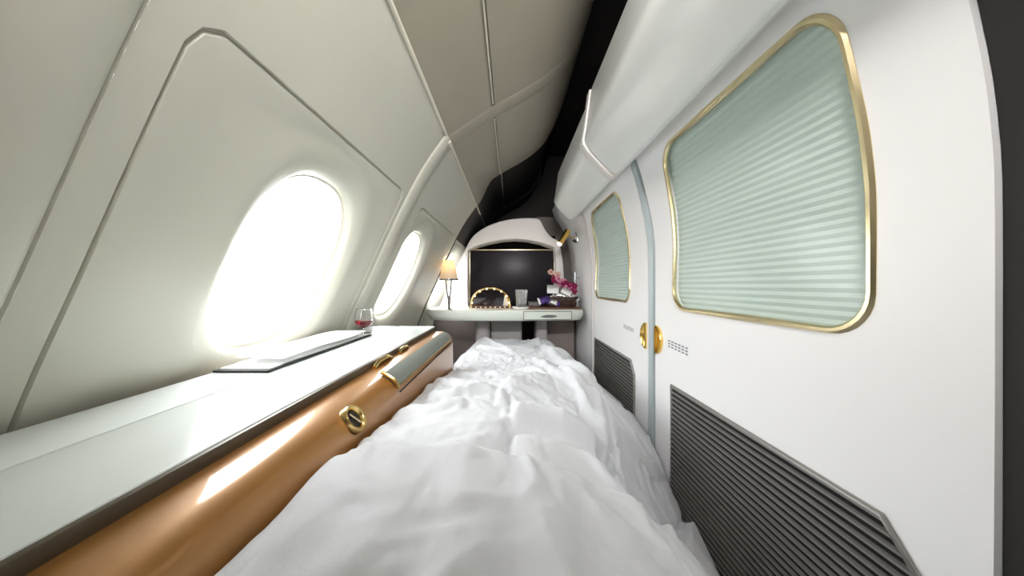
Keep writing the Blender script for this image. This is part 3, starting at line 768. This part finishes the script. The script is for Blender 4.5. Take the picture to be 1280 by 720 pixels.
def fold(x, y, x0, y0, x1, y1, w1, w2, h):
    """a crease from (x0,y0) to (x1,y1); soft on one flank (w1), steep on the other (w2)"""
    dx, dy = x1-x0, y1-y0; L = math.hypot(dx, dy); t = ((x-x0)*dx+(y-y0)*dy)/(L*L)
    d = ((x-x0)*dy-(y-y0)*dx)/L
    d += .012*math.sin(6*t+x0*20)
    e = sstep(-.15, .2, t)*(1-sstep(.8, 1.15, t))
    return h*e*(math.exp(-(d/w1)**2) if d < 0 else math.exp(-(d/w2)**2))
def lump(x, y, X, Y, w):
    """height of the cloth over the smooth bed form"""
    z = .026*(ridged(X*3.0+1.5, Y*2.1, 1.7, .6, 2)-.55)
    z += .010*(ridged(X*7, Y*6, 4.2, .9, 3)-.5)
    cr = math.exp(-((X+.06)/.13)**2)*sstep(.5, .75, Y)*(1-sstep(1.25, 1.5, Y))
    z += .010*cr*(ridged(X*15, Y*11, 8.8, 1.2, 3)-.5)
    z += .0035*(ridged(X*22, Y*9, 2.8, 1.5, 2)-.5)
    z -= .30*min(.26, max(0, X+.04))*(1-sstep(.55, 1.05, Y))
    # turned-back edge of the cover near the head: lies on top of the rest
    yc = .345+1.3*max(0, X-.03)**2-.3*min(0, X+.05)**2+.004*math.sin(X*23)
    z += .022*(1-sstep(-.009, .010, Y-yc))
    z -= .010*math.exp(-((Y-yc-.022)/.014)**2)
    z += .0018*(1-sstep(-.02, .0, Y-yc))*math.sin(X*95+2*math.sin(Y*20))
    # bulging fold to the right of the middle
    yb = .515+.9*X*X+.006*math.sin(X*30)
    w = sstep(-.02, .02, X)*(1-sstep(.20, .32, X))
    z += .032*(math.exp(-((Y-yb)/.015)**2) if Y < yb else math.exp(-((Y-yb)/.085)**2))*w
    z -= .014*math.exp(-((Y-yb+.035)/.018)**2)*w
    # middle crease with a small tucked notch
    z -= .011*math.exp(-((X+.006+.006*math.sin(9*Y))/.006)**2)*sstep(.36, .40, Y)*(1-sstep(.62, .75, Y))
    z += .010*sstep(-.030, -.022, X)*(1-sstep(.0, .035, X))*sstep(.56, .575, Y)*(1-sstep(.66, .69, Y))
    z += fold(X, Y, .17, 1.70, .26, .62, .05, .018, .028)
    z += fold(X, Y, .08, 1.25, .24, .66, .045, .014, .022)
    z += fold(X, Y, -.01, .74, .17, .98, .012, .05, .020)
    z += fold(X, Y, .02, .98, .20, .86, .03, .012, .016)
    z += fold(X, Y, -.19, .52, -.05, .57, .012, .028, .016)
    z += fold(X, Y, -.17, .62, -.03, .66, .028, .010, .016)
    z += fold(X, Y, -.18, .76, -.06, .70, .02, .010, .013)
    z += fold(X, Y, -.16, .92, -.03, .86, .02, .010, .012)
    z += fold(X, Y, -.14, 1.06, .00, 1.10, .022, .010, .011)
    z += fold(X, Y, -.15, 1.84, -.03, 1.48, .035, .012, .016)
    z += fold(X, Y, -.17, 1.60, .00, 1.44, .03, .012, .016)
    z += fold(X, Y, .19, 1.86, .10, 1.50, .012, .04, .014)
    z += fold(X, Y, .27, 1.0, .34, .62, .035, .012, .014)
    z += fold(X, Y, .10, .46, .20, .36, .02, .010, .010)
    z += fold(X, Y, .22, .58, .30, .40, .02, .008, .012)
    z += .012*math.exp(-((X-.17)/.07)**2)*sstep(1.6, 1.85, Y)
    return z
V = []; ys = lin(-.55, 2.02, 470); aa = lin(-.44, .62, 250)
for yv in ys:
    # foot end turns down past y = 1.90
    yb, zf = yv, 0
    if yv > 1.87:
        q = yv-1.87; r_ = .045; ang = min(q/r_, PI/2); yb = 1.87+r_*math.sin(ang); zf = r_*(1-math.cos(ang))+max(0, q-r_*PI/2)
    l, r0, rr, h = eL(yb), eR(yb), rR(yb), H(yb)
    rl_ = .014+.04*sstep(1.1, 1.4, yb)
    for a in aa:
        if a < l:
            d = l-a; ang = min(d/rl_, PI/2); x = l-rl_*math.sin(ang); z = -rl_*(1-math.cos(ang))-max(0, d-rl_*PI/2); nx, nzv = -math.sin(ang), math.cos(ang)
            mx = -.197 if yb < 1.17 else -9
        elif a > r0:
            d = a-r0; af = aR(yb); ang = min(d/rr, af); e_ = max(0, d-rr*af); x = r0+rr*math.sin(ang)+e_*math.cos(af); z = -rr*(1-math.cos(ang))-e_*math.sin(af); nx, nzv = math.sin(ang), math.cos(ang); mx = -9
            ov = x-.444
            if ov > 0: z -= ov*.6
        else: x, z, nx, nzv = a, 0, 0, 1; mx = -9
        lu = lump(a, yv, a, yv, 0)
        soft = .35+.65*sstep(0, .05, a-l+.03) if a < l+.02 else 1
        X = x+nx*lu*soft*.8; Z = h+z-zf*1.0+nzv*lu*soft
        if yb < 1.17: X = max(X, -.1975)
        if yb > 1.15: X += .012*math.sin(yb*38)*sstep(.02, .12, l-a) - .010*math.sin(yb*33)*sstep(.1, .2, a-r0)
        X = min(X, .4445); Z = max(Z, -.86)
        if -.19 < X < .20 and yb < 1.9: Z = max(Z, -.352)
        V.append((X, yb, Z))
na = len(aa); F = [(j*na+i, j*na+i+1, (j+1)*na+i+1, (j+1)*na+i) for j in range(len(ys)-1) for i in range(na-1)]
dv = build('duvet', V, F, M['linen'], None, 180, loc=(.10, .8, -.30))
for p in dv.data.polygons: p.use_smooth = True
tag(dv, 'rumpled white duvet spread over the whole bed', 'duvet')

# ------------------------------------------------------------------ daylight, added fill and desk lamp
W = bpy.data.worlds.new('sky'); bpy.context.scene.world = W; W.use_nodes = True
wn = W.node_tree.nodes; wl_ = W.node_tree.links; bg = wn['Background']; bg.inputs[1].default_value = 1.0
tcw = wn.new('ShaderNodeTexCoord'); sx_ = wn.new('ShaderNodeSeparateXYZ'); rp = wn.new('ShaderNodeValToRGB')
mr = wn.new('ShaderNodeMapRange'); mr.inputs[1].default_value = -1; mr.inputs[2].default_value = 1
wl_.new(tcw.outputs['Generated'], sx_.inputs[0]); wl_.new(sx_.outputs['Z'], mr.inputs[0]); wl_.new(mr.outputs[0], rp.inputs[0]); wl_.new(rp.outputs[0], bg.inputs[0])
K = SKY
cr_ = rp.color_ramp; cr_.elements[0].position = .30; cr_.elements[0].color = (.8*K*.18, .9*K*.18, K*.18, 1)
cr_.elements[1].position = .72; cr_.elements[1].color = (K*.97, K*.985, K, 1)
e1 = cr_.elements.new(.50); e1.color = (K*.5, K*.5, K*.5, 1)
def area(name, loc, rot, sx, sy, power, col, portal=False, spread=PI):
    L = bpy.data.lights.new(name, 'AREA'); L.shape = 'RECTANGLE'; L.size = sx; L.size_y = sy; L.energy = power; L.color = col; L.spread = spread
    o = bpy.data.objects.new(name, L); C.objects.link(o); o.location = (loc[0], loc[1], loc[2]+E); o.rotation_euler = rot
    if portal: L.cycles.is_portal = True
    return o
for k, (yc,) in enumerate(panes):
    x, y, z = sideP(yc, ZC, .06)
    # portal looking inwards, square to the leaning pane
    area('window_daylight', (x, y, z), (0, -math.radians(90+25), 0), .34, .30, 1, (1, 1, 1), portal=True)
area('overhead_fill_light', (.04, -.12, .575), (math.radians(82), 0, math.radians(-3)), .40, .06, REAR, (1, .97, .95), spread=2.25)  # added, unseen fill brightening the screen shell, beams and right wall
MB().box(-.165, .245, -.175, -.135, .535, .612, .006).build('fill_light_housing', M['house'], ceiling)  # unseen housing added behind the fill light
P = bpy.data.lights.new('lamp_glow', 'POINT'); P.energy = .15; P.color = (1, .86, .68); P.shadow_soft_size = .012
po = bpy.data.objects.new('lamp_glow', P); C.objects.link(po); po.location = (lx, ly, ZD+.262+E)

# ------------------------------------------------------------------ camera
cam = bpy.data.cameras.new('camera'); co = bpy.data.objects.new('camera', cam); C.objects.link(co)
co.location = (0, 0, E); co.rotation_euler = (PI/2, 0, 0)
cam.sensor_width = 36; cam.lens = 36*390/1280; cam.shift_x = 2/1280; cam.shift_y = -3/1280; cam.clip_start = .01
bpy.context.scene.camera = co
sc = bpy.context.scene
sc.view_settings.view_transform = 'Standard'; sc.view_settings.look = 'None'; sc.view_settings.gamma = 1; sc.view_settings.use_curve_mapping = False
sc.view_settings.exposure = 0.24
sc.cycles.max_bounces = 14; sc.cycles.diffuse_bounces = 8; sc.cycles.transparent_max_bounces = 12
sc.cycles.use_denoising = True
